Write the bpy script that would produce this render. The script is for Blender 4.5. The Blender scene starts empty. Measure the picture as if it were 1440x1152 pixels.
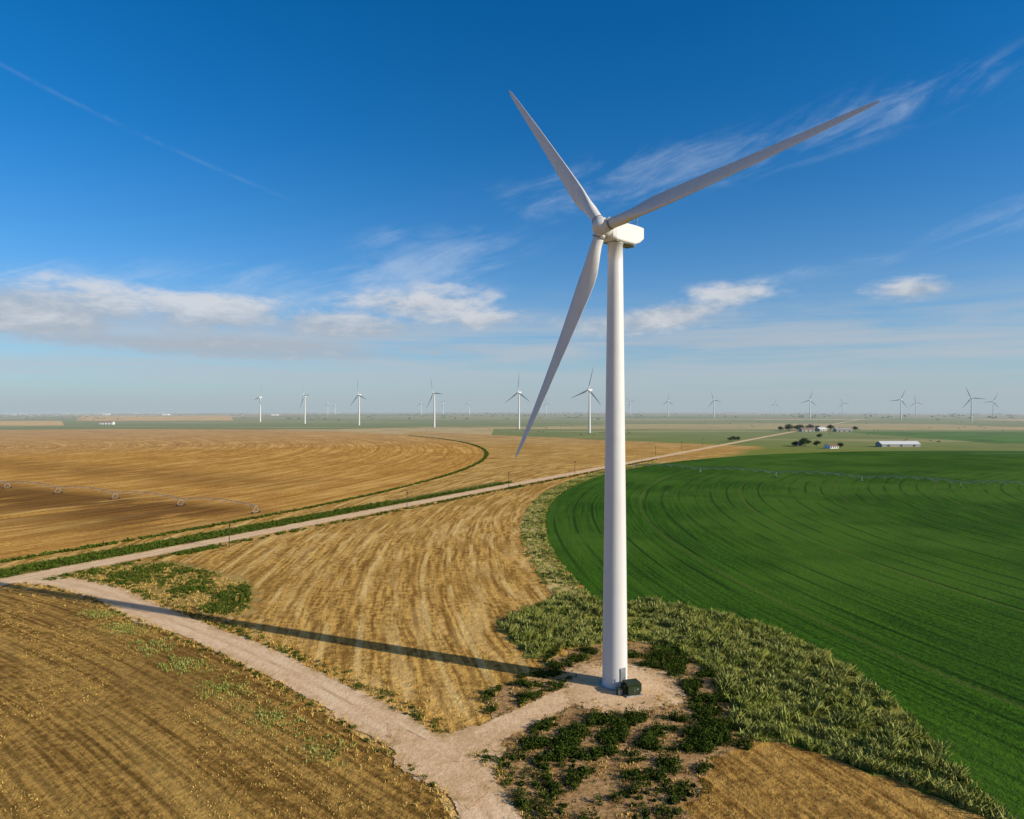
import bpy, math, numpy as np, random
from mathutils import Vector, Matrix
rng=np.random.default_rng(7); random.seed(7)
scene=bpy.context.scene
scene.view_settings.view_transform='Standard'; scene.view_settings.look='None'
scene.view_settings.exposure=0; scene.view_settings.gamma=1
RC=2.1e6                      # earth curvature (drop = r^2/RC), exaggerated so haze horizon sits right
def zc(x,y): return -(x*x+y*y)/RC

# ------------------------------------------------------------------ node helpers
class S:
    def __init__(s,nt,k): s.nt=nt; s.k=k
    def m(s,op,b=None,c=None,clamp=False):
        n=s.nt.nodes.new('ShaderNodeMath'); n.operation=op; n.use_clamp=clamp
        for i,v in enumerate((s,b,c)):
            if v is None: continue
            if isinstance(v,S): s.nt.links.new(v.k,n.inputs[i])
            else: n.inputs[i].default_value=v
        return S(s.nt,n.outputs[0])
    def __add__(s,b): return s.m('ADD',b)
    __radd__=__add__
    def __sub__(s,b): return s.m('SUBTRACT',b)
    def __rsub__(s,b): return (s*-1.0)+b
    def __mul__(s,b): return s.m('MULTIPLY',b)
    __rmul__=__mul__
    def __truediv__(s,b): return s.m('DIVIDE',b)
    def __pow__(s,b): return s.m('POWER',b)
    def clamp(s): return s.m('ADD',0.0,clamp=True)
    def step(s,a,b):
        n=s.nt.nodes.new('ShaderNodeMapRange'); n.interpolation_type='SMOOTHSTEP'
        s.nt.links.new(s.k,n.inputs[0])
        n.inputs[1].default_value=a; n.inputs[2].default_value=b
        n.inputs[3].default_value=0; n.inputs[4].default_value=1
        return S(s.nt,n.outputs[0])
def comb(nt,x,y,z=0.0):
    n=nt.nodes.new('ShaderNodeCombineXYZ')
    for i,v in enumerate((x,y,z)):
        if isinstance(v,S): nt.links.new(v.k,n.inputs[i])
        else: n.inputs[i].default_value=v
    return S(nt,n.outputs[0])
def noise(nt,vec,scale=1.,detail=4,rough=.55,dist=0.):
    n=nt.nodes.new('ShaderNodeTexNoise'); nt.links.new(vec.k,n.inputs['Vector'])
    n.inputs['Scale'].default_value=scale; n.inputs['Detail'].default_value=detail
    n.inputs['Roughness'].default_value=rough; n.inputs['Distortion'].default_value=dist
    return S(nt,n.outputs[0])
def mix(nt,f,a,b):
    n=nt.nodes.new('ShaderNodeMix'); n.data_type='RGBA'
    if isinstance(f,S): nt.links.new(f.k,n.inputs[0])
    else: n.inputs[0].default_value=f
    for i,v in ((6,a),(7,b)):
        if isinstance(v,S): nt.links.new(v.k,n.inputs[i])
        else: n.inputs[i].default_value=(v[0],v[1],v[2],1)
    return S(nt,n.outputs[2])
def pos(nt):
    g=nt.nodes.new('ShaderNodeNewGeometry'); p=nt.nodes.new('ShaderNodeSeparateXYZ')
    nt.links.new(g.outputs['Position'],p.inputs[0])
    return S(nt,g.outputs['Position']),S(nt,p.outputs[0]),S(nt,p.outputs[1]),S(nt,p.outputs[2])
def attr(nt,name):
    n=nt.nodes.new('ShaderNodeAttribute'); n.attribute_name=name
    return S(nt,n.outputs['Fac'])
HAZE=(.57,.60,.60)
def hazed(nt,col,x,y,amt=.93,start=800.,full=7500.):  # haze painted into the base colour, growing with distance from the world origin
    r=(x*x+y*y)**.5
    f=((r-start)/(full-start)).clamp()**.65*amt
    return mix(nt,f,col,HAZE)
def newmat(name):
    m=bpy.data.materials.new(name); m.use_nodes=True; nt=m.node_tree
    b=nt.nodes['Principled BSDF']; b.inputs['Roughness'].default_value=.95
    b.inputs['Specular IOR Level'].default_value=.06
    return m,nt,b
def setc(nt,b,col): nt.links.new(col.k,b.inputs['Base Color'])
def bump(nt,b,h,strength=.5,dist=.1):
    n=nt.nodes.new('ShaderNodeBump'); n.inputs['Strength'].default_value=strength; n.inputs['Distance'].default_value=dist
    nt.links.new(h.k,n.inputs['Height']); nt.links.new(n.outputs[0],b.inputs['Normal'])
def alpha(nt,b,a): nt.links.new(a.k,b.inputs['Alpha'])
def polar(nt,x,y,cx,cy):
    dx=x-cx; dy=y-cy
    return (dx*dx+dy*dy)**.5, dy.m('ARCTAN2',dx)
def streaks(nt,x,y,P,cx,cy,rf,tf,R,detail=3,warp=0.):
    r,th=polar(nt,x,y,cx,cy)
    if warp:
        w=(noise(nt,P,.03,1)-.5)*warp
        r=r+w
    return noise(nt,comb(nt,r*rf,th*(R*tf),0.),1.,detail,.6)
def furrows(nt,g,r,th,P,period,width,amt,col,warp=2.):
    """thin wheel tracks / furrow lines following the rows, broken up by noise"""
    rr_=r+(noise(nt,P,.018,2)-.5)*warp
    l=((rr_/period).m('FRACT')-.5).m('ABSOLUTE')
    br=noise(nt,comb(nt,r*.12,th*22.,4.),1.,2).step(.40,.60)
    return mix(nt,(1-l.step(width*.4,width))*br*amt,g,col)

# ------------------------------------------------------------------ materials
def mat_ground():
    m,nt,b=newmat('ground_stubble'); P,x,y,z=pos(nt)
    n1=noise(nt,P,.02,3); n2=noise(nt,P,.5,4,.75)
    st=streaks(nt,x,y,P,489,254,.8,.06,500,3,3.0)
    st2=streaks(nt,x,y,P,489,254,.16,.02,500,3,5.0)
    g=mix(nt,(st*.5+n2*.5).step(.40,.60),(.25,.125,.025),(.74,.44,.115))
    g=mix(nt,st2.step(.48,.64)*.5,g,(.86,.58,.22))
    g=mix(nt,n1.step(.48,.66)*.6,g,(.37,.20,.04))
    r,th=polar(nt,x,y,489,254)
    g=furrows(nt,g,r,th,P,7.5,.11,.55,(.25,.125,.027),4.)
    g=furrows(nt,g,r+2.6,th,P,7.5,.13,.5,(.92,.66,.27),4.)
    rl,tl=polar(nt,x,y,-806,646)
    # distant farmland mosaic
    v=nt.nodes.new('ShaderNodeTexVoronoi'); v.distance='CHEBYCHEV'
    nt.links.new(comb(nt,x*.0011+(noise(nt,P,.0004,1)-.5)*.3,y*.0019,0.).k,v.inputs['Vector']); v.inputs['Scale'].default_value=1.
    sep=nt.nodes.new('ShaderNodeSeparateColor'); nt.links.new(v.outputs['Color'],sep.inputs[0])
    c1=S(nt,sep.outputs[0]); c2=S(nt,sep.outputs[1])
    f=mix(nt,c1.step(.35,.5),(.19,.23,.04),(.28,.29,.08))
    f=mix(nt,c1.step(.72,.74),f,(.60,.42,.17))
    f=mix(nt,c2.step(.75,.78),f,(.10,.20,.02))
    f=mix(nt,noise(nt,P,.012,4,.7).step(.48,.66)*.5,f,(.13,.18,.035))
    f=mix(nt,noise(nt,comb(nt,x*.0012,y*.006,0.),1.,3,.6).step(.54,.66)*.5,f,(.50,.40,.18))
    w=(n1-.5)*50.
    mk=(x+y-1095.).m('MAXIMUM',y-1440.)
    mk=mk.m('MAXIMUM',(y-600.).m('MINIMUM',x-.625*y+200.))   # right of the county road, beyond
    mk=mk.m('MAXIMUM',((rl-790.).m('MINIMUM',y-900.)).m('MINIMUM',x*-1.-190.))
    g=mix(nt,(mk+w).step(-8,18),g,f)
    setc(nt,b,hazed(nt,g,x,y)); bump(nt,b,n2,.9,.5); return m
def mat_field(name,cx,cy,R,dark,mid,lite,rf=.9,wet=False,big=.7,per=0):
    m,nt,b=newmat(name); P,x,y,z=pos(nt)
    st=streaks(nt,x,y,P,cx,cy,rf,.04,R,3,1.5); st2=streaks(nt,x,y,P,cx,cy,.10,.006,R,3,2.0)
    n2=noise(nt,P,.6,4,.75); n1=noise(nt,P,.02,4,.6)
    g=mix(nt,(st*.5+n2*.5).step(.40,.60),dark,mid)
    g=mix(nt,st2.step(.45,.66)*big,g,lite)
    g=mix(nt,n1.step(.48,.68)*.5,g,dark)
    r,th=polar(nt,x,y,cx,cy)
    if per: 
        g=furrows(nt,g,r,th,P,per,.12,.6,tuple(c*.8 for c in dark),1.5)
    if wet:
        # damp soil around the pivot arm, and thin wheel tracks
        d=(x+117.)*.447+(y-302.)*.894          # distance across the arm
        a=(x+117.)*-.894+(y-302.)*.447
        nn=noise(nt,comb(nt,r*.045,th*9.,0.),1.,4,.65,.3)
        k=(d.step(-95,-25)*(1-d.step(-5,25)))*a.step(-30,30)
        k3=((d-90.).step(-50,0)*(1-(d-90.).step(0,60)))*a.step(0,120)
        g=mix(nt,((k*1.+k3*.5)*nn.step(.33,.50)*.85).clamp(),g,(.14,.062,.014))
        tr=(r/26.).m('FRACT')
        line=(tr-.5).m('ABSOLUTE')
        g=mix(nt,(1-line.step(.01,.08))*.6,g,dark)
        tr=(r/9.).m('FRACT'); line=(tr-.5).m('ABSOLUTE')
        g=mix(nt,(1-line.step(.04,.16))*nn.step(.35,.6)*.55,g,dark)
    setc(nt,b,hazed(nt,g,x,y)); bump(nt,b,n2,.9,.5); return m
def mat_crop():
    m,nt,b=newmat('green_crop'); P,x,y,z=pos(nt)
    r,th=polar(nt,x,y,489,254)
    st=streaks(nt,x,y,P,489,254,.9,.02,476,3,.8); n2=noise(nt,P,.9,4,.8)
    n1=noise(nt,P,.012,3)
    g=mix(nt,(st*.45+n2*.55).step(.37,.63),(.014,.048,.002),(.060,.160,.007))
    g=mix(nt,n1.step(.40,.62)*.6,g,(.085,.180,.016))
    g=mix(nt,(x*.01-y*.012+.2).step(-.8,1.2)*.45,g,(.022,.078,.004))
    g=mix(nt,noise(nt,P,.035,3).step(.5,.68)*.35,g,(.020,.070,.004))
    w=(n1-.5)*1.8
    tr=((r+w)/8.5).m('FRACT'); l=(tr-.5).m('ABSOLUTE')
    br=noise(nt,comb(nt,r*.06,th*7.,0.),1.,2).step(.38,.60)
    g=mix(nt,(1-l.step(.03,.10))*br*.65,g,(.008,.028,.001))
    tr2=((r+w)/52.).m('FRACT'); l2=(tr2-.3).m('ABSOLUTE')
    g=mix(nt,(1-l2.step(.008,.02))*.4,g,(.12,.15,.03))
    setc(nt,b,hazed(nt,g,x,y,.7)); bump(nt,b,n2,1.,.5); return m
def mat_dirt(name,a,c,edge=True,tracks=False):
    m,nt,b=newmat(name); P,x,y,z=pos(nt)
    n1=noise(nt,P,.12,4,.6); n2=noise(nt,P,1.2,4,.75)
    g=mix(nt,(n1*.5+n2*.5).step(.36,.64),a,c)
    if edge:
        e=attr(nt,'edge'); n3=noise(nt,P,.35,3)
        g=mix(nt,n3.step(.42,.62)*(1-e)*.9,g,(.42,.27,.09))
        if tracks:
            u=attr(nt,'across'); t=((u.m('ABSOLUTE'))-.17).m('ABSOLUTE')
            g=mix(nt,(1-t.step(.03,.09))*n3.step(.35,.6)*.5,g,(.90,.67,.43))
            g=mix(nt,(1-u.m('ABSOLUTE').step(.01,.07))*n1.step(.42,.6)*.55,g,(.45,.29,.13))
        alpha(nt,b,(e*1.3+(noise(nt,P,.45,4,.7)-.5)*2.2).step(.12,.26))
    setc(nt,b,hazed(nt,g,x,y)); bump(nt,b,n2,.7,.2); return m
def mat_plain(name,col,rough=.6,var=.12,scale=.6,metal=0.):
    m,nt,b=newmat(name); P,x,y,z=pos(nt)
    n=noise(nt,P,scale,3,.6)
    d=tuple(c*(1-var*2) for c in col)
    g=mix(nt,n.step(.35,.6),d,col)
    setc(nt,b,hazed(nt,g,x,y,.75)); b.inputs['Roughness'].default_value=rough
    b.inputs['Specular IOR Level'].default_value=.35; b.inputs['Metallic'].default_value=metal
    return m
def mat_paint():
    """weathered turbine paint: faint vertical grime streaks"""
    m,nt,b=newmat('white_turbine_paint'); P,x,y,z=pos(nt)
    n=noise(nt,comb(nt,x*1.6,y*1.6,z*.05),1.,4,.6); n2=noise(nt,P,.25,3)
    g=mix(nt,n.step(.45,.75)*.5,(.67,.67,.67),(.55,.55,.54)); g=mix(nt,n2.step(.5,.7)*.3,g,(.58,.58,.58))
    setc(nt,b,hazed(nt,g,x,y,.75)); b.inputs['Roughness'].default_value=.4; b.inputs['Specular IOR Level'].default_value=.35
    return m
def mat_leaf(name,a,c,e=None):
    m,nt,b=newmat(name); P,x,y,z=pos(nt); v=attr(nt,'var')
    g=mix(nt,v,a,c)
    if e: g=mix(nt,noise(nt,P,.1,2).step(.42,.62)*.7,g,e)
    setc(nt,b,hazed(nt,g,x,y)); b.inputs['Roughness'].default_value=.8; return m

M_ground=mat_ground()
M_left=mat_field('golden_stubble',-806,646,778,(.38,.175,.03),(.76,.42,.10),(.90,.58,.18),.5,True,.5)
M_low=mat_field('brown_stubble',-421,-361,600,(.16,.085,.018),(.48,.28,.07),(.62,.40,.11),1.2,False,.4,4.2)
M_soil=mat_field('cut_stubble',489,254,476,(.18,.09,.02),(.52,.30,.075),(.66,.42,.12),.8,False,.5,4.)
M_crop=mat_crop()
M_road=mat_dirt('gravel_road',(.70,.46,.26),(.90,.65,.41),True,True)
M_pad=mat_dirt('pad_gravel',(.64,.41,.22),(.88,.62,.38))
M_bare=mat_dirt('bare_soil',(.26,.145,.055),(.58,.36,.17),False)
M_verge=mat_dirt('verge_soil',(.08,.11,.02),(.34,.26,.07))
M_weed=mat_dirt('weedy_soil',(.09,.11,.018),(.32,.30,.07),False)
M_wpat=mat_dirt('weedy_patch_soil',(.22,.17,.04),(.58,.38,.12))
M_strip=mat_dirt('dry_track',(.42,.31,.10),(.80,.58,.26))
M_bush=mat_leaf('shrub_leaves',(.010,.024,.003),(.075,.110,.014))
M_grass=mat_leaf('tall_grass_leaves',(.09,.125,.015),(.58,.58,.19),(.30,.34,.07))
M_verg=mat_leaf('verge_leaves',(.02,.045,.004),(.11,.155,.02))
M_dry=mat_leaf('dry_grass_leaves',(.42,.27,.055),(.80,.57,.19))
M_white=mat_paint()
M_grey=mat_plain('grey_metal',(.25,.26,.27),.5)
M_dark=mat_plain('dark_vent',(.03,.03,.03),.6)
M_green=mat_plain('green_transformer_paint',(.022,.038,.014),.6)
M_conc=mat_plain('concrete',(.42,.40,.36),.9)
M_galv=mat_plain('galvanised_steel',(.42,.44,.46),.45)
M_wood=mat_plain('pole_wood',(.10,.07,.045),.9)
M_roofw=mat_plain('white_metal_roof',(.72,.75,.78),.5,.04)
M_wall=mat_plain('metal_wall',(.38,.36,.32),.7)
M_roofr=mat_plain('brown_roof',(.22,.12,.08),.8)
M_bark=mat_plain('bark',(.08,.055,.035),.9)
M_tleaf=mat_leaf('tree_leaves',(.012,.028,.006),(.05,.085,.018))
M_rubber=mat_plain('tyre',(.02,.02,.02),.8)

# ------------------------------------------------------------------ mesh helpers
def link(o,parent=None):
    scene.collection.objects.link(o)
    if parent: o.parent=parent
    return o
def empty(name,loc=(0,0,0),rz=0.):
    e=bpy.data.objects.new(name,None); e.empty_display_size=1; e.location=loc; e.rotation_euler=(0,0,rz); return link(e)
def mesh(name,V,Fc,mat,smooth=False,attrs=None):
    me=bpy.data.meshes.new(name)
    V=np.asarray(V,dtype=np.float32)
    if isinstance(Fc,np.ndarray):
        n,k=Fc.shape
        me.vertices.add(len(V)); me.vertices.foreach_set('co',V.ravel())
        me.loops.add(n*k); me.loops.foreach_set('vertex_index',Fc.astype(np.int32).ravel())
        me.polygons.add(n); me.polygons.foreach_set('loop_start',np.arange(0,n*k,k,dtype=np.int32))
        try: me.polygons.foreach_set('loop_total',np.full(n,k,dtype=np.int32))
        except Exception: pass
        me.update(calc_edges=True)
    else: me.from_pydata([tuple(map(float,v)) for v in V],[],Fc); me.update()
    me.validate()
    if smooth: me.polygons.foreach_set('use_smooth',[True]*len(me.polygons))
    if attrs:
        for k,a in attrs.items():
            at=me.attributes.new(k,'FLOAT','POINT'); at.data.foreach_set('value',np.asarray(a,dtype=np.float32))
    for mm in (mat if isinstance(mat,list) else [mat]): me.materials.append(mm)
    return me
def obj(name,me,parent=None): return link(bpy.data.objects.new(name,me),parent)
class B:                      # simple polygon soup builder
    def __init__(s): s.v=[]; s.f=[]
    def add(s,v,f):
        o=len(s.v); s.v+= [tuple(p) for p in v]; s.f+=[tuple(i+o for i in q) for q in f]
    def box(s,c,size,R=None):
        x,y,z=[t/2 for t in size]; v=[Vector((a*x,b*y,d*z)) for a in(-1,1) for b in(-1,1) for d in(-1,1)]
        if R: v=[R@p for p in v]
        v=[p+Vector(c) for p in v]
        s.add(v,[(0,1,3,2),(4,6,7,5),(0,4,5,1),(2,3,7,6),(0,2,6,4),(1,5,7,3)])
    def tube(s,a,b,ra,rb=None,n=8,cap=True):
        a=Vector(a);b=Vector(b); rb=ra if rb is None else rb
        q=(b-a).to_track_quat('Z','Y'); v=[]
        for p,r in((a,ra),(b,rb)):
            for i in range(n):
                t=2*math.pi*i/n; v.append(p+q@Vector((r*math.cos(t),r*math.sin(t),0)))
        f=[(i,(i+1)%n,n+(i+1)%n,n+i) for i in range(n)]
        if cap: f+=[tuple(range(n))[::-1],tuple(range(n,2*n))]
        s.add(v,f)
    def mesh(s,name,mat,smooth=False): return mesh(name,s.v,s.f,mat,smooth)
def loft(rings,name,mat,smooth=True,cap=True):
    n=len(rings[0]); V=[p for r in rings for p in r]; Fq=[]
    for j in range(len(rings)-1):
        for i in range(n):
            Fq.append((j*n+i,j*n+(i+1)%n,(j+1)*n+(i+1)%n,(j+1)*n+i))
    if cap: Fq+=[tuple(range(n))[::-1],tuple(range((len(rings)-1)*n,len(rings)*n))]
    return mesh(name,V,Fq,mat,smooth)
def smooth_poly(pts,step=1.5,jit=.5,closed=True):
    P=np.array(pts,float); n=len(P); out=[]
    rngi=range(n) if closed else range(n-1)
    for i in rngi:
        g=lambda k: P[k%n] if closed else P[min(max(k,0),n-1)]
        p0,p1,p2,p3=g(i-1),g(i),g(i+1),g(i+2)
        m=max(2,int(np.linalg.norm(p2-p1)/step))
        for k in range(m):
            t=k/m
            out.append(.5*((2*p1)+(-p0+p2)*t+(2*p0-5*p1+4*p2-p3)*t*t+(-p0+3*p1-3*p2+p3)*t**3))
    if not closed: out.append(P[-1])
    out=np.array(out)
    if jit: out+=rng.normal(size=out.shape)*jit
    return out
from mathutils.geometry import tessellate_polygon
def region(name,pts,off,mat,step=2.,jit=.5,smooth=True):
    o=smooth_poly(pts,step,jit) if smooth else np.array(pts,float)
    tri=tessellate_polygon([[Vector((p[0],p[1],0)) for p in o]])
    V=[(p[0],p[1],zc(p[0],p[1])+off) for p in o]
    tri=[t if (o[t[1]]-o[t[0]])[0]*(o[t[2]]-o[t[0]])[1]-(o[t[1]]-o[t[0]])[1]*(o[t[2]]-o[t[0]])[0]>0 else t[::-1] for t in tri]
    return obj(name,mesh(name,V,[tuple(t) for t in tri],mat,attrs={'edge':[1.]*len(V)}))
def patch_grid(name,quad,n,off,mat):
    """bilinear quad patch following the earth curvature"""
    q=[np.array(p,float) for p in quad]; V=[];Fq=[]
    for i in range(n+1):
        for j in range(n+1):
            u,v=i/n,j/n; p=(q[0]*(1-u)+q[1]*u)*(1-v)+(q[3]*(1-u)+q[2]*u)*v
            V.append((p[0],p[1],zc(p[0],p[1])+off))
    for i in range(n):
        for j in range(n): Fq.append((i*(n+1)+j,(i+1)*(n+1)+j,(i+1)*(n+1)+j+1,i*(n+1)+j+1))
    return obj(name,mesh(name,V,Fq,mat))
def disc(name,cx,cy,R,off,mat):
    rs=[2,60,120,180,240,300,360,R*.8,R*.9,R-12,R-3,R]
    if R>600: rs=rs+[450,520,580,660]
    rs=sorted(set([r for r in rs if r<=R])); NS=1200
    V=[]
    for r in rs:
        t=np.linspace(0,2*math.pi,NS,endpoint=False)
        rj=r+(rng.normal(size=NS)*.45 if r==R else 0)
        x=cx+rj*np.cos(t); y=cy+rj*np.sin(t)
        V.append(np.stack([x,y,zc(x,y)+off],1))
    V=np.concatenate(V); Fq=[]
    i=np.arange(NS); j=(i+1)%NS
    for k in range(len(rs)-1): Fq.append(np.stack([k*NS+i,(k+1)*NS+i,(k+1)*NS+j,k*NS+j],1))
    Fq=np.concatenate(Fq)
    c=len(V); V=np.concatenate([V,[[cx,cy,zc(cx,cy)+off]]])
    me=mesh(name,V,[tuple(q) for q in Fq.tolist()]+[(int(a),int(b),c) for a,b in zip(i,j)],mat)
    return obj(name,me)
def strip(name,pts,w,off,mat,step=3.,parent=None):
    c=smooth_poly(pts,step,0,False); d=np.gradient(c,axis=0); d/=np.linalg.norm(d,axis=1)[:,None]
    nrm=np.stack([-d[:,1],d[:,0]],1)
    ws=w if callable(w) else (lambda p:w)
    V=[];E=[];A_=[];us=[-.5,-.36,-.15,.15,.36,.5]; es=[0,.6,1,1,.6,0]
    for p,n in zip(c,nrm):
        for u,e in zip(us,es):
            q=p+n*u*ws(p); V.append((q[0],q[1],zc(q[0],q[1])+off)); E.append(e); A_.append(u)
    m=len(us); Fq=[(i*m+k+1,i*m+k,(i+1)*m+k,(i+1)*m+k+1) for i in range(len(c)-1) for k in range(m-1)]
    return obj(name,mesh(name,V,Fq,mat,attrs={'edge':E,'across':A_}),parent)
def inpoly(x,y,poly):
    c=np.zeros(len(x),bool); n=len(poly); j=n-1
    for i in range(n):
        xi,yi=poly[i]; xj,yj=poly[j]
        k=((yi>y)!=(yj>y))&(x<(xj-xi)*(y-yi)/(yj-yi+1e-9)+xi); c^=k; j=i
    return c

# ------------------------------------------------------------------ ground
NS=512; rr=[1.5]
while rr[-1]<26000: rr.append(rr[-1]*1.045+1)
t=np.linspace(0,2*math.pi,NS,endpoint=False); V=[]
for r in rr: V.append(np.stack([r*np.cos(t),r*np.sin(t),np.full(NS,-r*r/RC)],1))
V=np.concatenate(V); i=np.arange(NS); j=(i+1)%NS
Fq=np.concatenate([np.stack([k*NS+i,(k+1)*NS+i,(k+1)*NS+j,k*NS+j],1) for k in range(len(rr)-1)]).tolist()
Fq=[tuple(q) for q in Fq]+[tuple(range(NS))]
obj('ground',mesh('ground',V,Fq,M_ground))

CL=(-806,646,778); CG=(489,254,476)
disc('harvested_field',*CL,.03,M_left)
disc('green_crop_field',*CG,.03,M_crop)
region('brown_field',[(-150,176),(-124,176),(-92,156),(-60,132),(-39,114.5),(-26,101),(-16,91),(-10,84),(-6,76),(-5,60),(-5,30),(-60,20),(-260,20),(-300,200)],.04,M_low,4,.3,False)
soil=[(60,72),(56,79),(49,87),(41,95),(33,97),(24,92),(18,84),(22,70),(26,50),(90,40),(70,60)]
region('cut_field',soil,.05,M_soil,2,.5)
bare=[(-8,93),(-3,100),(-4,110),(5,122),(14,133),(24,137),(34,130),(37,115),(36,99),(28,91),(22,80),(20,66),(5,60),(-1,66),(-2,80)]
region('bare_ground',bare,.06,M_bare,1.5,.9)
weed=[(-3,148),(5,160),(13,171),(23,163),(32,166),(47,157),(58,143),(63,124),(62.5,104),(60,89),(59,79),(60,60),(66,50),(60,45),(57,70),(56,79),(49.4,87),(41,95),(34,97),(35,107),(37,120),(33,133),(24,137.5),(10,133),(4,128)]
region('grass_verge',weed,.08,M_weed,2,.8)
patch=[(-133,199),(-107,205),(-85,192),(-72,181),(-63,160),(-64,154),(-72,156),(-90,168),(-113,184),(-126,190)]
# weedy patch with faded edge
c=np.array(patch,float).mean(0); o=smooth_poly(patch,2,.8); V=[];E=[]
for f,e in((1.12,0),(.95,.45),(.8,.8),(.02,1)):
    for p in o:
        q=c+(p-c)*f; V.append((q[0],q[1],zc(q[0],q[1])+.09)); E.append(e)
n=len(o); Fq=[(k*n+a,(k+1)*n+a,(k+1)*n+(a+1)%n,k*n+(a+1)%n) for k in range(3) for a in range(n)]+[tuple(range(3*n,4*n))[::-1]]
obj('weedy_ground',mesh('weedy_ground',V,Fq,M_wpat,attrs={'edge':E}))
M_far=mat_plain('far_green_crop',(.085,.21,.012),.95,.2,.02); M_fart=mat_plain('far_golden_stubble',(.80,.52,.20),.95,.1,.01)
for mm in (M_far,M_fart): mm.node_tree.nodes['Principled BSDF'].inputs['Specular IOR Level'].default_value=.05
patch_grid('far_crop_field',[(640,870),(1500,900),(1600,1290),(640,1290)],16,.05,M_far)
patch_grid('far_stubble_field',[(-1500,1720),(-1165,1720),(-1600,2350),(-2000,2350)],16,.08,M_fart)
patch_grid('far_stubble_field',[(-1550,2350),(-990,2350),(-1700,4000),(-2600,4000)],24,.12,M_fart)
# roads
cr=[(-520,-420),(-300,-70),(-200,90),(-142,183),(-53,326),(72,525),(238,790),(400,1050),(548,1286),(900,1850),(1500,2810)]
strip('road_verge',[(-256+.625*y-10,y+6) for y in (60,183,300,420)],15,.10,M_verge,6)
strip('gravel_road',cr,10,.14,M_road,4)
ring=[(489-481.5*math.cos(a),254+481.5*math.sin(a)) for a in np.linspace(-.19,.75,30)]
strip('dry_field_track',ring,lambda p:7.5+2*math.sin(p[1]*.05),.07,M_strip,4)
acc=[(-143,189),(-137,187),(-124,183),(-105,172),(-88,158),(-57,135),(-37,118),(-23,105),(-13,95),(-6,86),(-2.5,78),(0,65),(3,40),(6,0),(10,-60)]
strip('access_road',acc,lambda p:(8.2 if p[1]<150 else 10)+.6*math.sin(p[0]*.21)+.4*math.sin(p[0]*.53+1),.12,M_road,2)
strip('turbine_driveway',[(18,116),(13.5,114),(8.3,110),(2.5,104),(-3.5,98.5),(-9,94),(-14,93)],lambda p:6. if p[0]>-5 else 8,.16,M_pad,1.5)
# junction flare
c=np.array([-8.5,92.5]); o=smooth_poly([(-19,102),(-13,97.5),(-6,101),(-1,98),(-2,86),(-5,80),(-10,84),(-16,90)],1.,.15); V=[];E=[]
for f,e in((1.0,0),(.75,.8),(.05,1)):
    for p in o:
        q=c+(p-c)*f; V.append((q[0],q[1],zc(q[0],q[1])+.15)); E.append(e)
n=len(o); Fq=[(k*n+a,(k+1)*n+a,(k+1)*n+(a+1)%n,k*n+(a+1)%n) for k in range(2) for a in range(n)]+[tuple(range(2*n,3*n))[::-1]]
obj('road_junction',mesh('road_junction',V,Fq,M_pad,attrs={'edge':E}))
# pad
pc=(18,115.3); V=[];E=[]
for r,e in((0.,1),(4,1),(7,.9),(9,.5),(11.5,0)):
    for k in range(64):
        a=2*math.pi*k/64; q=(1+.08*math.sin(3*a+1)+.05*math.sin(7*a)); x=pc[0]+1+r*q*math.cos(a)*1.05; y=pc[1]+r*q*math.sin(a)
        V.append((x,y,zc(x,y)+.18)); E.append(e)
Fq=[(k*64+a,(k+1)*64+a,(k+1)*64+(a+1)%64,k*64+(a+1)%64) for k in range(4) for a in range(64)]
obj('turbine_pad',mesh('turbine_pad',V,Fq,M_pad,attrs={'edge':E}))

# ------------------------------------------------------------------ vegetation masses
def leafcloud(P,Rad,H,nl,size,seed=0):
    """leaf quads for bushes centred on P"""
    r=np.random.default_rng(seed); n=len(P)
    idx=np.repeat(np.arange(n),nl)
    N=len(idx)
    u=r.normal(size=(N,3)); u/=np.linalg.norm(u,axis=1)[:,None]; u[:,2]=np.abs(u[:,2])
    rad=(.35+.65*r.random(N)**.5)
    lump=1+.35*np.sin(u[:,0]*5+idx*1.7)*np.cos(u[:,1]*4+idx*.9)
    c=np.zeros((N,3)); c[:,0]=P[idx,0]+u[:,0]*rad*lump*Rad[idx]; c[:,1]=P[idx,1]+u[:,1]*rad*lump*Rad[idx]
    c[:,2]=zc(P[idx,0],P[idx,1])+.1+u[:,2]*rad*lump*H[idx]
    a=r.normal(size=(N,3)); a/=np.linalg.norm(a,axis=1)[:,None]
    b=np.cross(a,r.normal(size=(N,3))); b/=np.linalg.norm(b,axis=1)[:,None]
    s=(size*(.6+.8*r.random(N)))[:,None]
    V=np.stack([c-a*s-b*s*.5,c+a*s-b*s*.5,c+a*s+b*s*.5,c-a*s+b*s*.5],1).reshape(-1,3)
    Fq=np.arange(N*4).reshape(N,4)
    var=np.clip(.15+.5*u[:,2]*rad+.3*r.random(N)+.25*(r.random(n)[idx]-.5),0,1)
    return V,Fq,np.repeat(var,4)
def bushes(name,P,Rad,H,nl,size,mat,seed=0):
    V,Fq,v=leafcloud(P,Rad,H,nl,size,seed); return obj(name,mesh(name,V,Fq,mat,attrs={'var':v}))
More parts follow.
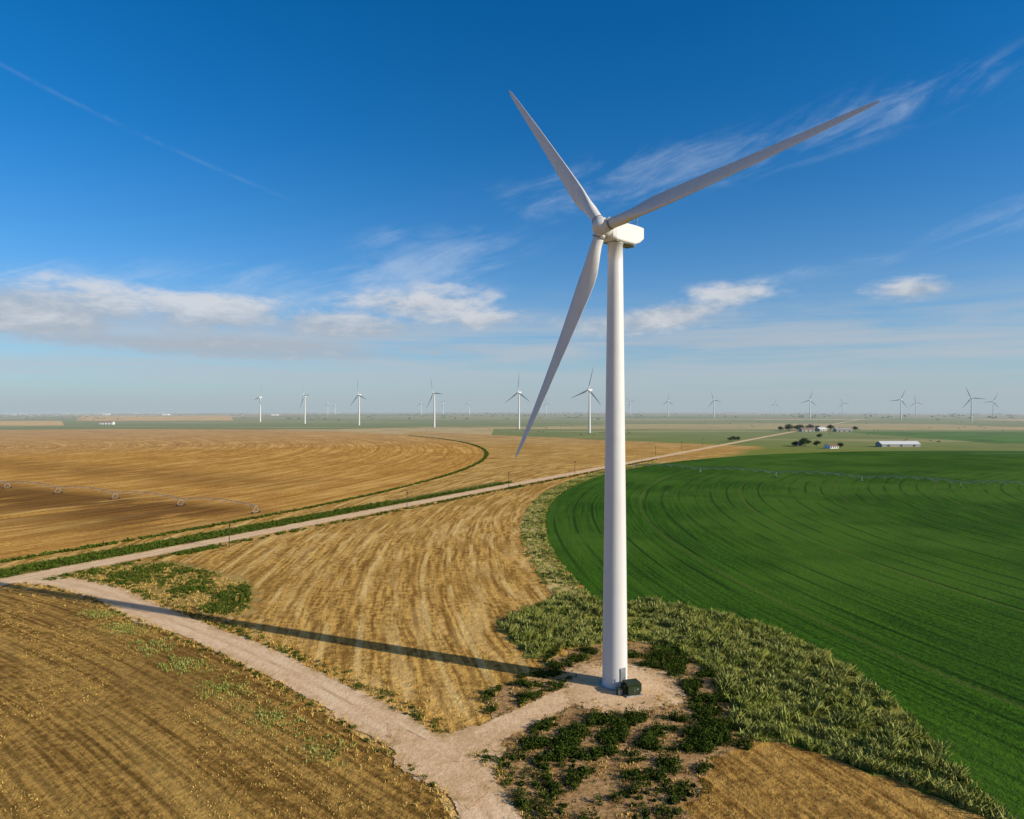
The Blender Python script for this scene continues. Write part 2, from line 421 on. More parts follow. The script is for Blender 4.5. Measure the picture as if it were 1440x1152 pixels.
def tufts(name,P,h,nb,w,mat,seed=0,spread=.5):
    r=np.random.default_rng(seed); n=len(P); idx=np.repeat(np.arange(n),nb); N=len(idx)
    az=r.random(N)*6.283; o=r.random(N)**.5*spread
    bx=P[idx,0]+np.cos(az)*o; by=P[idx,1]+np.sin(az)*o; bz=zc(bx,by)+.02
    hh=h[idx]*(.5+.7*r.random(N)); az2=r.random(N)*6.283; ln=.25+.6*r.random(N)
    t=np.stack([bx+np.cos(az2)*hh*ln+hh*.15,by+np.sin(az2)*hh*ln,bz+hh],1)
    pa=az2+1.57; ww=w*(.6+.8*r.random(N))
    d=np.stack([np.cos(pa)*ww,np.sin(pa)*ww,np.zeros(N)],1); base=np.stack([bx,by,bz],1)
    mid=base*.45+t*.55; mid[:,2]+=hh*.12
    V=np.stack([base-d*.6,base+d*.6,mid+d,t,mid-d],1).reshape(-1,3)
    Fq=np.arange(N*5).reshape(N,5)
    var=np.clip(r.random(N)*.5+.5*r.random(n)[idx],0,1)
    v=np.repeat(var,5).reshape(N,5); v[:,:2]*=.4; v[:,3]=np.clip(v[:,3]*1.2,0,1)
    return obj(name,mesh(name,V,Fq,mat,attrs={'var':v.ravel()}))
def scatter(poly,n,seed,clump=None):
    r=np.random.default_rng(seed); p=np.array(poly); lo=p.min(0);hi=p.max(0)
    x=lo[0]+(hi[0]-lo[0])*r.random(n); y=lo[1]+(hi[1]-lo[1])*r.random(n)
    k=inpoly(x,y,poly)
    if clump:
        f=np.sin(x*clump+1.3*np.sin(y*clump*.7+seed))+np.cos(y*clump*1.3+1.1*np.sin(x*clump*.8))+r.normal(size=n)*.5
        k&=f>.15
    return np.stack([x[k],y[k]],1)
def lumpy(P,s,seed):
    """smooth random field from a handful of random plane waves"""
    r=np.random.default_rng(seed); f=np.zeros(len(P))
    for i in range(9):
        a=r.random()*6.283; k=s*(.5+1.6*r.random()); f+=np.sin(P[:,0]*math.cos(a)*k+P[:,1]*math.sin(a)*k+r.random()*6.283)
    return f/3.
def dseg(P,pts):
    d=np.full(len(P),1e9); q=np.array(pts,float)
    for a,b in zip(q[:-1],q[1:]):
        ab=b-a; t=np.clip(((P-a)@ab)/(ab@ab),0,1); d=np.minimum(d,np.linalg.norm(P-(a+t[:,None]*ab),axis=1))
    return d
drv=[(18,116),(13.5,114),(8.3,110),(2.5,104),(-3.5,98.5),(-9,94)]
def keep(P,pad=8.,road=4.2,dr=3.2):
    return P[(np.linalg.norm(P-np.array([19,115.3]),axis=1)>pad)&(dseg(P,acc)>road)&(dseg(P,drv)>dr)&(dseg(P,cr)>5.5)]
# tall uneven grass around the pad
P=scatter(weed,21000,11); P=P[(dseg(P,drv)>3)]
r_=np.random.default_rng(3); rows=np.hypot(P[:,0]-489,P[:,1]-254)+1.6*lumpy(P,.25,77)
hh=.70+.45*r_.random(len(P))+.26*np.sin(rows*1.35)+.50*lumpy(P,.9,78)+.28*lumpy(P,.28,79); P=P[hh>.45]; hh=hh[hh>.45]
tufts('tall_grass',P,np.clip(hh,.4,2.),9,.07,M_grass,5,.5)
P=scatter(weed,3400,12); P=P[(dseg(P,drv)>4)&(lumpy(P,.5,80)>.45)]; r_=np.random.default_rng(13)
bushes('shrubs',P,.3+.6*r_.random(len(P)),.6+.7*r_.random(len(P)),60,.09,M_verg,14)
# shrubs round the turbine
cl=[([(-5,112),(2,120),(9,122),(12,118),(10,114),(3,108),(-4,105)],620),
    ([(3,122),(8,131),(14,136),(17,131),(11,123)],520),
    ([(22,128),(27,133),(33,131),(38,118),(37,102),(34,94),(27,93),(28,103),(30,112),(28,121)],2100),
    ([(-1,98),(6,103),(14,105),(24,104),(33,101),(31,93),(20,94),(8,91),(-1,91)],2000),
    ([(-2,96),(30,96),(25,84),(15,72),(3,68),(-1,76),(-2,84)],1000),
    ([(20,126),(24,133),(30,128),(28,122)],300)]
Pb=np.concatenate([scatter(c,n,20+i) for i,(c,n) in enumerate(cl)]); Pb=Pb[lumpy(Pb,.7,90)+np.random.default_rng(91).normal(size=len(Pb))*.3>.10]; Pb=keep(Pb,9.,4.,3.4)
r_=np.random.default_rng(9); R_=.22+.9*r_.random(len(Pb))**2.
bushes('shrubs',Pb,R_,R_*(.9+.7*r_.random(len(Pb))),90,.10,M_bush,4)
# small weeds on the bare soil
P=keep(scatter(bare,2600,31),7.5,3.6,2.8); tufts('weeds',P,.15+.4*np.random.default_rng(2).random(len(P))**2,8,.04,M_verg,6,.3)
P=keep(scatter(bare,3000,32,.5),7.,3.6,2.8); tufts('dry_weeds',P,.2+.3*np.random.default_rng(2).random(len(P)),8,.05,M_dry,61,.4)
# patch of weeds near the junction
P=keep(scatter(patch,6000,41),0,4.5,0); r_=np.random.default_rng(1); P=P[lumpy(P,.28,92)+r_.normal(size=len(P))*.35>.1]
bushes('weed_patch',P,.3+.8*r_.random(len(P))**2,.3+.7*r_.random(len(P)),34,.12,M_verg,7)
P=keep(scatter(patch,2200,42),0,4.5,0); tufts('dry_weeds',P,.3+.3*r_.random(len(P)),8,.07,M_dry,62,.6)
# green verge beside the county road
ys=np.random.default_rng(5).random(2600)*270+150; off=6+np.random.default_rng(6).random(2600)*10
kk=np.random.default_rng(8).random(2600)<np.clip(1.25-(ys-200)/200,.25,1); ys=ys[kk]; off=off[kk]
off=np.where(ys>330,6+(off-6)*.5,off)
P=np.stack([-256+.625*ys-off*.848,ys+off*.53],1); r_=np.random.default_rng(2)
bushes('roadside_weeds',P,.8+.8*r_.random(len(P)),.5+.8*r_.random(len(P)),34,.2,M_verg,8)
# right-hand verge, sparse
ys=np.concatenate([np.random.default_rng(15).random(160)*12+222,np.random.default_rng(16).random(120)*14+395,np.random.default_rng(17).random(400)*420+190]); n=len(ys)
off=-6-np.random.default_rng(18).random(n)*4; P=np.stack([-256+.625*ys-off*.848,ys+off*.53],1)
bushes('roadside_weeds',P,.6+.7*np.random.default_rng(19).random(n),.35+.4*np.random.default_rng(20).random(n),30,.2,M_verg,9)
# thin green fringe along the harvested circle
th=np.random.default_rng(22).random(1700)*1.24-.62; rad=779.5+np.random.default_rng(23).random(1700)*2.4
P=np.stack([-806+rad*np.cos(th),646+rad*np.sin(th)],1)
P=P[(P[:,0]-(-256+.625*P[:,1]))<-8]; n=len(P)
bushes('field_edge_weeds',P,.7+.6*np.random.default_rng(24).random(n),.4+.4*np.random.default_rng(25).random(n),14,.35,M_verg,10)
# grass between dry track and the green crop
r_=np.random.default_rng(26); n=2600; th=r_.random(n)*.9-.19; rad=476.5+r_.random(n)**1.5*9
P=np.stack([489-rad*np.cos(th),254+rad*np.sin(th)],1); P=P[~inpoly(P[:,0],P[:,1],weed)]; n=len(P)
tufts('field_edge_grass',P,.4+.5*r_.random(n),9,.09,M_grass,27,.8)
P=P[np.sin(P[:,1]*.21)+r_.normal(size=n)*.6>.7]; n=len(P)
bushes('field_edge_weeds',P,.4+.5*r_.random(n),.4+.4*r_.random(n),26,.16,M_verg,28)
# dry grass along the access road and field edges
q=smooth_poly(acc,2,0,False); q=q[(q[:,1]>60)]; r_=np.random.default_rng(30); n=3400
a=q[r_.integers(0,len(q),n)]; P=a+r_.normal(size=(n,2))*4.; P=keep(P,9,3.5,2.9)
tufts('dry_grass',P,.25+.4*r_.random(len(P)),8,.045,M_dry,11,.4)
a=q[r_.integers(0,len(q),420)]; P=a+r_.normal(size=(420,2))*1.2+np.array([3.3,3.6]); P=keep(P,9,3.9,3.2)
bushes('roadside_weeds',P,.3+.4*r_.random(len(P)),.25+.3*r_.random(len(P)),40,.09,M_verg,12)
a=q[r_.integers(0,len(q),160)]; P=a+r_.normal(size=(160,2))*.5-np.array([2.9,3.3]); P=keep(P,9,3.9,3.2)
bushes('roadside_weeds',P,.25+.3*r_.random(len(P)),.2+.3*r_.random(len(P)),40,.09,M_verg,121)
# windrows of straw in the stubble
r_=np.random.default_rng(44); n=6200
rad=479+12+r_.random(n)*115; rad=np.round(rad/7.5)*7.5+r_.normal(size=n)*.9; th=r_.random(n)*.85-.42
P=np.stack([489-rad*np.cos(th),254+rad*np.sin(th)],1)
P=P[lumpy(P,.08,93)+r_.normal(size=n)*.5>.1]
P=P[(P[:,0]-(-256+.625*P[:,1])>10)]; P=keep(P,14,5,4); P=P[~inpoly(P[:,0],P[:,1],bare)&~inpoly(P[:,0],P[:,1],weed)&~inpoly(P[:,0],P[:,1],patch)]
P=P[P[:,1]>(118-(P[:,0]+37)*.93)]
tufts('straw_rows',P,.14+.14*r_.random(len(P)),8,.07,M_dry,13,.9)
# edge grass in the left foreground field
r_=np.random.default_rng(46); n=1100; s=r_.random(n)
P=np.stack([-100+s*75,158-s*66],1)+r_.normal(size=(n,2))*[2.2,1.6]
P=P[np.sin(s*40)+r_.normal(size=n)*.5>.1]; P=keep(P,9,4.3,3)
tufts('dry_grass',P,.25+.3*r_.random(len(P)),10,.05,M_grass,14,.7)
# sparse stubble tufts across the left foreground field
P=scatter([(-125,172),(-92,152),(-58,127),(-30,100),(-10,80),(-8,66),(-75,66),(-110,120)],9000,49); P=P[lumpy(P,.12,94)>-.1]; P=keep(P,9,5,4); r_=np.random.default_rng(50)
tufts('stubble',P,.10+.14*r_.random(len(P)),6,.05,M_dry,15,.8)

# ------------------------------------------------------------------ wind turbines
TILT=.132; AZ=3.908
def airfoil(n=10):
    xs=[.5*(1-math.cos(math.pi*i/n)) for i in range(n+1)]
    yt=lambda x:5*(.2969*math.sqrt(x)-.126*x-.3516*x*x+.2843*x**3-.1036*x**4)
    up=[(x,yt(x)) for x in xs]; lo=[(x,-yt(x)*.75) for x in xs[1:-1]][::-1]
    return up+lo
AF=airfoil()
def blade_mesh(name,b,a,hubr=1.1,bend=1.2):
    L=b.length; s=b.normalized(); le=s.cross(a).normalized(); ax=le.cross(s).normalized()
    if ax.dot(a)<0: ax=-ax
    rings=[]
    st=[(.0,1.9,1.,28),(.03,1.9,1.,28),(.05,1.95,.95,26),(.08,2.2,.75,24),(.12,2.8,.5,20),(.16,3.25,.38,17),(.2,3.45,.31,14),(.26,3.3,.27,11.5),(.34,3.0,.24,9),(.44,2.6,.21,6.5),(.55,2.2,.19,4.5),(.66,1.85,.18,3),(.77,1.5,.17,1.5),(.87,1.15,.16,.5),(.94,.85,.16,0),(.975,.6,.16,0),(.993,.35,.16,0),(1.,.08,.16,0)]
    for t,ch,tk,tw in st:
        ch*=.92 if t>.1 else 1
        tt=hubr/L+(1-hubr/L)*t; o=s*(L*tt)+ax*(-bend*4*(tt-tt*tt)*.5)
        be=math.radians(tw+3); c=le*math.cos(be)+ax*math.sin(be); nn=s.cross(c)
        w=min(1,max(0,(t-.04)/.1)); ring=[]
        N=len(AF)
        for k,(x,y) in enumerate(AF):
            ang=2*math.pi*k/N
            cx,cy=.5*ch*math.cos(ang),.5*ch*math.sin(ang)      # circle, starts at leading edge
            fx,fy=(.32-x)*ch,y*tk*ch
            ring.append(o+c*(cx*(1-w)+fx*w)+nn*(cy*(1-w)+fy*w))
        rings.append(ring)
    return loft(rings,name,M_white)
ca,sa=math.cos(TILT),math.sin(TILT)
A=Vector((ca,0,sa)); U=Vector((0,-1,0)); Vv=Vector((-sa,0,ca))
HUB=Vector((ca*3.648,0,79.638+sa*3.648-.55))
def rotvecs(ph,L=43.78,main=False):
    return [(U*math.cos(ph+k*2*math.pi/3)+Vv*math.sin(ph+k*2*math.pi/3))*L+A*.179+(Vector((0,0,.55)) if main else Vector()) for k in range(3)]
def tower_mesh():
    prof=[(0,2.28),(.35,2.28),(.35,2.20)]+[(h,2.2-(2.2-1.3)*(h/77.4)**1.08) for h in np.linspace(.6,77.2,24)]+[(77.2,1.42),(77.6,1.42)]
    rings=[[Vector((r*math.cos(2*math.pi*k/64),r*math.sin(2*math.pi*k/64),z)) for k in range(64)] for z,r in prof]
    return loft(rings,'tower',M_white)
def flange_mesh():
    b=B()
    for h in (20,48):
        r=2.2-(.9)*(h/77.4)**1.08; b.tube((0,0,h),(0,0,h+.14),r+.018,r+.018,64)
    return b.mesh('tower_flanges',M_white)
def nacelle_mesh():
    def sec(x,w,zt,zb,c):
        w/=2
        return [Vector((x,y,z)) for y,z in ((-w+c,zb),(w-c,zb),(w-c*.3,zb+c*.4),(w,zb+c),(w,zt-c),(w-c*.3,zt-c*.3),(w-c,zt),(-w+c,zt),(-w+c*.3,zt-c*.3),(-w,zt-c),(-w,zb+c),(-w+c*.3,zb+c*.4))]
    R=[sec(2.45,2.0,80.2,78.0,.5),sec(2.3,2.6,80.45,77.75,.5),sec(1.6,3.3,80.75,77.5,.35),sec(0,3.5,80.9,77.45,.3),sec(-3.6,3.5,81.0,77.5,.3),sec(-5.0,3.5,81.0,78.0,.3),sec(-6.1,3.45,80.95,78.75,.3),sec(-6.3,3.1,80.7,79.0,.3)]
    me=loft(R,'nacelle',M_white,False); return me
def hub_mesh():
    n=32; R=[]
    for x,r in ((-1.25,1.15),(-1.2,1.5),(-.7,1.62),(.3,1.62),(.9,1.5),(1.4,1.2),(1.75,.8),(1.95,.4),(2.0,.02)):
        R.append([A*x+(U*math.cos(2*math.pi*k/n)+Vv*math.sin(2*math.pi*k/n))*r for k in range(n)])
    return loft(R,'hub',M_white)
ME_t,ME_f,ME_n,ME_h=tower_mesh(),flange_mesh(),nacelle_mesh(),hub_mesh()
ME_b=[blade_mesh('blade_%d'%(k+1),v,A) for k,v in enumerate(rotvecs(0.))]
def extras():
    b=B(); z=81.0
    b.tube((-5.2,.9,z),(-5.2,.9,z+1.3),.05); b.tube((-5.2,-.9,z),(-5.2,-.9,z+1.3),.05); b.tube((-5.2,-.9,z+.9),(-5.2,.9,z+.9),.04)
    b.tube((-5.2,.9,z+1.3),(-5.2,.9,z+1.5),.14); b.box((-5.2,-.9,z+1.35),(.5,.08,.16)); b.box((-4.2,0,z+.15),(1.2,1.6,.3))
    b.tube((-3.,.0,z),(-3.,0,z+.5),.12)
    return b.mesh('wind_sensors',M_grey)
def turbine(x,y,az,ph,main=False):
    e=empty('wind_turbine',(x,y,zc(x,y)),az)
    obj('tower',ME_t,e); 
    obj('nacelle',ME_n,e); h=obj('hub',ME_h,e); h.location=HUB
    if main:
        obj('tower_flanges',ME_f,e); obj('wind_sensors',extras(),e)
        for k,v in enumerate(rotvecs(2.983,main=True)):
            o=obj('blade_%d'%(k+1),blade_mesh('blade_%d_main'%(k+1),v,A),e); o.location=HUB
        b=B(); 
        for v in rotvecs(2.983,main=True):
            s=v.normalized(); b.tube(HUB+s*1.0,HUB+s*1.75,1.12,1.05,28)
        obj('blade_collars',b.mesh('blade_collars',M_white,True),e)
        b=B()
        for v in rotvecs(2.983,main=True):
            s=v.normalized(); b.tube(HUB+s*1.74,HUB+s*1.88,1.10,1.10,28)
        b.tube(HUB-A*1.55,HUB-A*1.2,1.3,1.3,28)
        b.box((-3.2,0,77.47),(3.2,2.0,.08)); b.box((0,0,77.44),(3.,2.9,.1))
        obj('seals',b.mesh('seals',M_grey),e)
        b=B(); b.box((-6.33,0,79.85),(.05,2.3,1.1))
        obj('nacelle_hatch',b.mesh('nacelle_hatch',mat_plain('light_grey_panel',(.50,.50,.50),.5)),e)
        b=B(); b.tube((0,0,-.3),(0,0,.32),2.9,2.75,48); obj('foundation',b.mesh('foundation',M_conc),e)
        # door and stairs on the camera side
        q=-AZ+math.radians(-60); R=Matrix.Rotation(q,3,'Z'); b=B()
        b.box(R@Vector((2.2,0,2.6)),(.14,1.1,2.4),R); obj('door',b.mesh('door',M_grey),e)
        b=B()
        for i in range(6): b.box(R@Vector((2.5+.3*(5-i)+.3,0,.3+i*.22)),(.3,1.2,.06),R)
        for s in(-.6,.6):
            b.tube(R@Vector((4.4,s,.3)),R@Vector((2.7,s,1.5)),.05); b.tube(R@Vector((4.4,s,1.3)),R@Vector((2.7,s,2.5)),.03)
            b.tube(R@Vector((4.4,s,.2)),R@Vector((4.4,s,1.3)),.03); b.tube(R@Vector((2.7,s,1.5)),R@Vector((2.7,s,2.5)),.03)
        obj('stairs',b.mesh('stairs',M_galv),e)
    else:
        for k in range(3):
            o=obj('blade_%d'%(k+1),ME_b[k],e)
            o.matrix_local=Matrix.Translation(HUB)@Matrix.Rotation(ph,4,A)
    return e
turbine(18.04,115.7,AZ,0,True)
for x,d,ph in ((-809,2125,.2),(-595,1900,1.1),(-400,1730,.75),(-182,1550,1.0),(15,1430,.55),(143,1220,.35),(916,3000,.9),(1307,2900,.3),(1563,2657,.15),(1566,2254,.95),
                (804,3400,.5),(714,4000,1.3),(-297,4600,.1),(-619,4500,.6),(-469,4500,1.7),(-1337,4800,.3),(-1339,5000,1.2),(248,4800,.8),(2069,5200,.4),(2250,4500,1.),(2321,3800,.7),(2402,3300,.1)):
    turbine(x,d,AZ+random.uniform(-.12,.12),ph)

# transformer
def transformer(x,y,rz):
    e=empty('transformer_cabinet',(x,y,.15),rz)
    b=B(); b.box((0,0,.12),(2.9,2.5,.24)); obj('plinth',b.mesh('plinth',M_conc),e)
    b=B(); b.box((0,.15,1.15),(2.4,1.5,1.8)); b.box((0,-.85,.95),(2.2,.5,1.4)); b.box((0,.15,2.1),(2.55,1.65,.1)); b.box((0,-.85,1.7),(2.3,.6,.08))
    obj('cabinet',b.mesh('cabinet',M_green),e)
    b=B()
    for k in range(9):
        b.box((1.42,-.4+k*.14,1.1),(.42,.04,1.4)); b.box((-1.42,-.4+k*.14,1.1),(.42,.04,1.4))
    obj('cooling_fins',b.mesh('cooling_fins',M_green),e)
    b=B(); b.box((0,-1.11,.95),(.03,.02,1.2)); b.box((.2,-1.13,1.),(.06,.06,.2)); b.box((.6,-1.11,1.2),(.3,.02,.2)); obj('door_trim',b.mesh('door_trim',M_grey),e)
transformer(20.3,111.9,math.radians(15))
def small_box(x,y):
    e=empty('junction_box',(x,y,.15),.3); b=B(); b.box((0,0,.6),(.9,.7,1.2)); b.box((0,0,1.23),(1.,.8,.06)); obj('box_body',b.mesh('box_body',M_green),e)
    b=B(); b.box((0,-.36,.6),(.7,.03,.9)); obj('box_door',b.mesh('box_door',M_grey),e)
small_box(18.2,111.6)

# ------------------------------------------------------------------ utility poles
def pole(x,y,h=9.2):
    b=B(); b.tube((0,0,-.3),(0,0,h),.17,.11,10); R=Matrix.Rotation(math.atan2(.848,.53)+math.pi/2,3,'Z')
    b.box((0,0,h-.6),(2.4,.12,.14),R)
    for s in(-1.1,0,1.1): b.tube(R@Vector((s,0,h-.53)),R@Vector((s,0,h-.3)),.05)
    b.tube((.3,0,h-1.9),(.3,0,h-1.1),.2)
    o=obj('utility_pole',b.mesh('utility_pole',M_wood)); o.location=(x,y,zc(x,y))
for k in range(8): pole(-98+48*k,229+85.5*k if k<3 else 229+85.5*k-2)

# ------------------------------------------------------------------ centre pivot irrigators
def irrigator(x0,y0,x1,y1,n,tw=.9):
    e=empty('pivot_irrigator',(x0,y0,zc(x0,y0)),math.atan2(y1-y0,x1-x0)); L=math.hypot(x1-x0,y1-y0)/n
    p=B();w=B();ty=B()
    zz=lambda x:zc(x0+(x1-x0)*x/(L*n),y0+(y1-y0)*x/(L*n))-zc(x0,y0)
    for i in range(n):
        xs=[i*L+L*k/6 for k in range(7)]; zt=[3.7+1.5*math.sin(math.pi*k/6)+zz(x) for k,x in enumerate(xs)]
        for k in range(6):
            p.tube((xs[k],0,zt[k]),(xs[k+1],0,zt[k+1]),.12,n=6)
            xm=(xs[k]+xs[k+1])/2; zl=(zt[k]+zt[k+1])/2-1.3
            for s in(-.7,.7):
                w.tube((xs[k],0,zt[k]),(xm,s,zl),.05,n=4); w.tube((xs[k+1],0,zt[k+1]),(xm,s,zl),.05,n=4)
            w.tube((xm,0,zl+1.2),(xm,0,zl-.6),.03,n=4)
        z0=zz(i*L)
        for s in(-2,2): p.tube((i*L,0,3.7+z0),(i*L,s,.7+z0),.09,n=6); ty.tube((i*L-.12,s,.5+z0),(i*L+.12,s,.5+z0),.5,n=14)
        p.tube((i*L,-2,.7+z0),(i*L,2,.7+z0),.07,n=6)
    obj('pipe',p.mesh('pipe',M_galv),e); obj('trusses',w.mesh('trusses',M_galv),e); obj('wheels',ty.mesh('wheels',M_rubber),e)
irrigator(-117,302,-806,646,15)
irrigator(94,512,489,254,9)

# ------------------------------------------------------------------ farm buildings and trees
def building(name,x,y,L,W,H,rise,rz,wall,roof,doors=2):
    e=empty(name,(x,y,zc(x,y)),rz); l,w=L/2,W/2; b=B()
    b.add([(-l,-w,0),(l,-w,0),(l,w,0),(-l,w,0),(-l,-w,H),(l,-w,H),(l,w,H),(-l,w,H),(-l,0,H+rise),(l,0,H+rise)],
          [(0,1,5,4),(2,3,7,6),(1,2,6,9,5),(3,0,4,8,7)]); obj('walls',b.mesh('walls',wall),e)
    b=B(); o=.5; k=rise/w
    b.add([(-l-o,-w-o,H-o*k+.06),(l+o,-w-o,H-o*k+.06),(l+o,0,H+rise+.06),(-l-o,0,H+rise+.06),(l+o,w+o,H-o*k+.06),(-l-o,w+o,H-o*k+.06)],[(0,1,2,3),(3,2,4,5)])
    obj('roof',b.mesh('roof',roof),e)
    b=B()
    for i in range(doors):
        xx=-l+L*(i+.5)/doors; b.box((xx,-w-.03,1.6),(min(3.,L/doors*.5),.06,3.0 if H>3.4 else 2.)) 
    obj('doors',b.mesh('doors',M_dark),e)
building('metal_barn',468,802,47,14,3.4,3.4,.02,M_wall,M_roofw,3)
building('farm_house',372,770,13,9,3,2.4,.4,M_roofw,M_roofr,4)
building('storage_shed',352,815,9,6,3,1.5,-.2,M_wall,M_roofw,2)
for x,y,L,W,rz,rf in ((575,1290,26,12,.1,M_roofr),(612,1310,22,12,.5,M_roofw),(640,1280,30,14,0.,M_wall),(668,1330,20,10,.2,M_roofr)):
    building('storage_shed',x,y,L,W,4.5,3,rz,M_wall,rf,3)
building('farm_house',-1120,1830,34,14,5,4,.1,M_roofw,M_roofr,4)
for x,y in ((-1400,3900),(-2250,4300),(-2820,4600)): building('storage_shed',x,y,40,18,6,4,.1,M_roofw,M_roofw,3)
def tree_mesh(seed,h=9.):
    r=random.Random(seed); b=B(); b.tube((0,0,-.2),(.1,.1,h*.38),.32,.2,8)
    tips=[]
    for k in range(7):
        a=k*.9+r.random(); rr=h*(.18+.16*r.random()); t=(rr*math.cos(a),rr*math.sin(a),h*(.45+.4*r.random())); b.tube((.1,.1,h*.34),t,.13,.04,6); tips.append(t)
    tips.append((0,0,h*.85)); nb=len(b.f)
    rg=np.random.default_rng(seed); V=[];var=[]
    for t in tips:
        n=130; u=rg.normal(size=(n,3))*np.array([.13,.13,.10])*h; c=u+np.array(t)
        a=rg.normal(size=(n,3)); a/=np.linalg.norm(a,axis=1)[:,None]; d=np.cross(a,rg.normal(size=(n,3))); d/=np.linalg.norm(d,axis=1)[:,None]
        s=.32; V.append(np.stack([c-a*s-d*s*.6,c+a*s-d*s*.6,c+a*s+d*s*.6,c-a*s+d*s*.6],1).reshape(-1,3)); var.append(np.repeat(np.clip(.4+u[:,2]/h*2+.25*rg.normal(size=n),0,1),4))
    V=np.concatenate(V); o=len(b.v); Vs=np.concatenate([np.array([tuple(p) for p in b.v]),V]); fs=list(b.f)+[tuple(q) for q in (np.arange(len(V)).reshape(-1,4)+o).tolist()]
    me=mesh('tree',Vs,fs,[M_bark,M_tleaf],attrs={'var':np.concatenate([np.zeros(o),np.concatenate(var)])})
    mi=[0]*nb+[1]*(len(me.polygons)-nb); me.polygons.foreach_set('material_index',mi); return me
TM=[tree_mesh(s) for s in (1,2,3)]
def tree(x,y,s):
    o=obj('tree',random.choice(TM)); o.location=(x,y,zc(x,y)); o.scale=(s*1.2,s*1.2,s); o.rotation_euler=(0,0,random.random()*6)
for x,y,s in ((352,800,1.0),(360,812,1.1),(368,798,.8),(345,806,.7),(310,925,.8),(318,930,.7),(303,921,.6),
              (548,1310,1.3),(556,1325,1.5),(568,1315,1.3),(580,1330,1.4),(592,1320,1.2),(603,1335,1.4),(620,1340,1.1),(540,1330,1.),(648,1345,1.3),(690,1330,1.),(385,775,.7),(470,1010,.8)):
    tree(x,y,s)
# distant tree masses
r_=np.random.default_rng(50); n=900
d=3000+r_.random(n)*5500; cx=r_.integers(0,110,n); pxx=(np.sin(cx*12.9898)*43758.5453%1)*2-1
P=np.stack([pxx*.85*d+r_.normal(size=n)*60,d+(np.sin(cx*3.3)*600)],1); n=len(P)
bushes('distant_trees',P,6+8*r_.random(n),3+4*r_.random(n),20,1.8,M_tleaf,51)
r_=np.random.default_rng(53); n=900
d=900+r_.random(n)**1.2*2600; P=np.stack([(r_.random(n)*1.7-.85)*d,d],1)
k=(np.hypot(P[:,0]+806,P[:,1]-646)>800)&((P[:,0]+P[:,1])>1110)&(P[:,1]>np.where(P[:,0]<-190,1500,0))&(np.sin(P[:,0]*.013)+np.cos(P[:,1]*.009)>.1)&(dseg(P,cr)>14)&~((P[:,0]>630)&(P[:,1]<1300)); P=P[k]; n=len(P)
bushes('distant_scrub',P,1.2+1.8*r_.random(n),.7+1.1*r_.random(n),14,.6,M_verg,54)

# ------------------------------------------------------------------ sky
EL=math.radians(23.); sx,sy=.924,-.382
w=bpy.data.worlds.new('World'); scene.world=w; w.use_nodes=True; nt=w.node_tree
try: w.cycles.sampling_method='NONE'
except Exception: pass
bg=nt.nodes['Background']; bg.inputs['Strength'].default_value=.10
sky=nt.nodes.new('ShaderNodeTexSky'); sky.sky_type='NISHITA'; sky.sun_disc=False
sky.sun_elevation=EL; sky.sun_rotation=math.atan2(sx,sy); sky.altitude=900; sky.air_density=1.; sky.dust_density=.6; sky.ozone_density=3.
mul=nt.nodes.new('ShaderNodeMix'); mul.data_type='RGBA'; mul.blend_type='MULTIPLY'; mul.inputs[0].default_value=1.; mul.inputs[7].default_value=(.80,1.10,1.34,1)
nt.links.new(sky.outputs[0],mul.inputs[6])
hs=nt.nodes.new('ShaderNodeHueSaturation'); hs.inputs['Saturation'].default_value=1.22; nt.links.new(mul.outputs[2],hs.inputs['Color'])
tc=nt.nodes.new('ShaderNodeTexCoord'); sp=nt.nodes.new('ShaderNodeSeparateXYZ'); nt.links.new(tc.outputs['Generated'],sp.inputs[0])
x,y,z=[S(nt,sp.outputs[k]) for k in range(3)]
az=x.m('ARCTAN2',y); el=z.m('ARCSINE')
def g(a0,e0,sa_,se_,amp=1.,tilt=0.):
    da=(az-a0); de=(el-e0-da*tilt)/se_; da=da/sa_
    return ((da*da+de*de)*-1.).m('EXPONENT')*amp
cum=noise(nt,comb(nt,az*8.,el*24.,3.),1.,6,.6,.3)
wis=noise(nt,comb(nt,az*5.+el*6.,el*26.-az*9.,7.),1.,5,.65,.8)
fine=noise(nt,comb(nt,az*24.,el*60.,1.),1.,4,.65,.3)
mc=[g(-.14,.150,.12,.030,1.25),g(-.26,.118,.16,.024,1.25),g(-.42,.125,.14,.028,1.3),g(-.62,.120,.18,.040,1.35),g(.24,.134,.13,.022,1.2,.15),g(.32,.160,.06,.018,1.25),g(.545,.150,.05,.016,1.4),g(.12,.122,.10,.015,.8),g(-.05,.13,.09,.018,.95),g(-.40,.085,.35,.018,1.05),g(.3,.09,.2,.01,.5)]
M=mc[0]
for q in mc[1:]: M=M.m('MAXIMUM',q)
cd=((M*.75+(cum-.5)*1.9+(fine-.5)*.7)).step(.10,.85)*M.step(.05,.5)
mw=[g(-.15,.195,.16,.05,1.1,.25),g(-.2,.24,.06,.02,.6,.3),g(.22,.33,.22,.035,.9,.12),g(.5,.37,.25,.035,.7,.15),g(.66,.23,.12,.025,.8,.2),g(.05,.30,.1,.035,.55),g(-.5,.17,.16,.03,.5),g(.45,.185,.2,.012,.6,.1),g(-.3,.165,.25,.035,.8)]
W=mw[0]
for q in mw[1:]: W=W.m('MAXIMUM',q)
wd=(W*.5+(wis-.5)*1.5+(fine-.5)*.4).step(.02,.95)*W.step(.03,.6)*.42
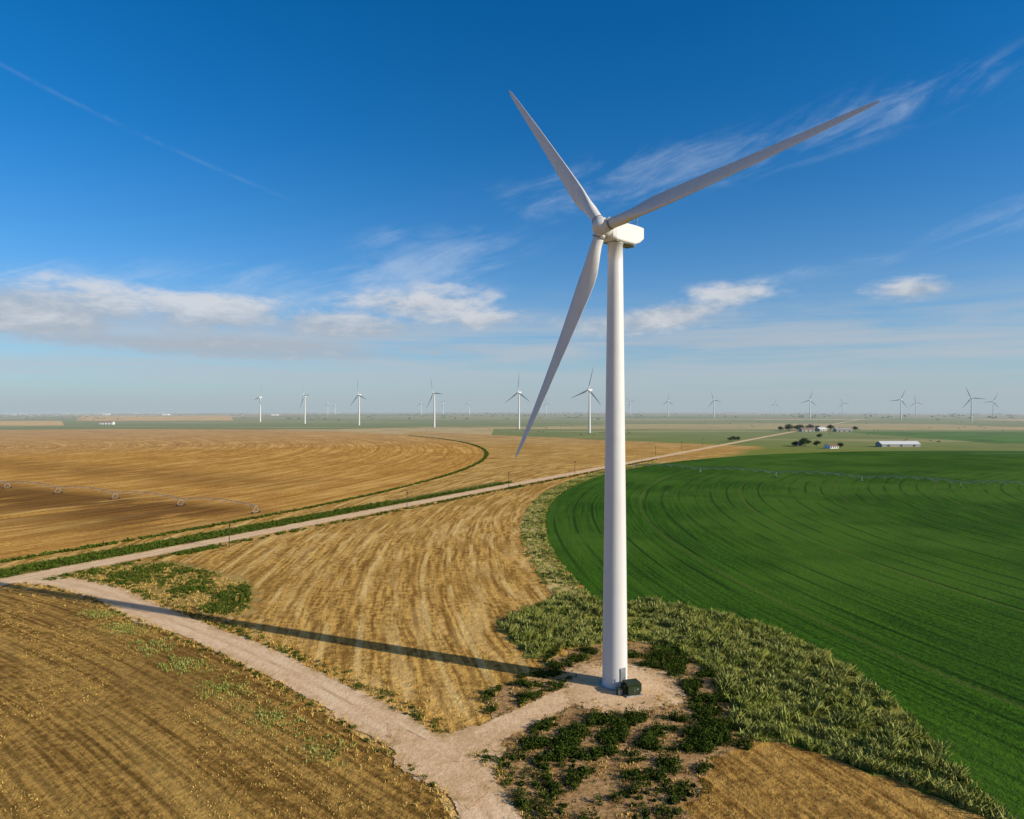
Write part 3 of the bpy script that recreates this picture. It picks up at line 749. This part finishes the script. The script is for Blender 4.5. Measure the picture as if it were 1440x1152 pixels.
band=noise(nt,comb(nt,az*2.5,el*36.,5.),1.,5,.6,.5)
bd=band.step(.30,.64)*g(0.,.08,3.,.055,1.)*.75
def line(a1,e1,a2,e2,wd_,amp):
    dx,dy=a2-a1,e2-e1; L=math.hypot(dx,dy); dx/=L;dy/=L
    t=(az-a1)*dx+(el-e1)*dy; d=((az-a1)*-dy+(el-e1)*dx)/wd_
    return ((d*d)*-1.).m('EXPONENT')*t.step(-.05,.02)*(1-t.step(L-.1,L+.02))*amp
ln=line(-.66,.388,-.302,.281,.0024,.055)*fine.step(.3,.6)+line(-.655,.157,-.585,.186,.0018,.22)
col=S(nt,hs.outputs[0])
hz=(el.m('ABSOLUTE')/-.115).m('EXPONENT')
col=mix(nt,(hz*.95).clamp(),col,(4.0,4.7,5.2))
col=mix(nt,bd,col,(4.8,5.2,5.7))
col=mix(nt,(wd+ln).clamp(),col,(6.0,6.9,8.))
ccol=mix(nt,(cum+fine*.7+(el-.12)*6.).step(.65,1.2),(4.0,4.5,5.2),(7.0,7.0,7.1))
col=mix(nt,cd*.82,col,ccol)
# unseen sky: zenith darkened against blue ambient, warm fill glow added around the sun
zen=el.step(.60,1.0)
col=mix(nt,zen*.85,col,(.30,.42,.65))
cosang=(x*(sx*math.cos(EL))+y*(sy*math.cos(EL))+z*math.sin(EL))
glow=cosang.step(.74,1.)
col=mix(nt,glow*.7,col,(12.,9.,5.5))
nt.links.new(col.k,bg.inputs['Color'])
# sun
sl=bpy.data.lights.new('sun','SUN'); sl.energy=5.0; sl.angle=math.radians(.5); sl.color=(1.,.92,.78)
so=obj('sun',sl); d=Vector((sx*math.cos(EL),sy*math.cos(EL),math.sin(EL))); so.rotation_euler=d.to_track_quat('Z','Y').to_euler(); so.location=(200,-80,150)
# camera
cam=bpy.data.cameras.new('camera'); cam.sensor_width=36; cam.lens=36*930/1440; cam.clip_end=60000; cam.clip_start=.5
co=obj('camera',cam); co.location=(0,0,49); co.rotation_euler=(math.radians(90-.308),0,0); scene.camera=co
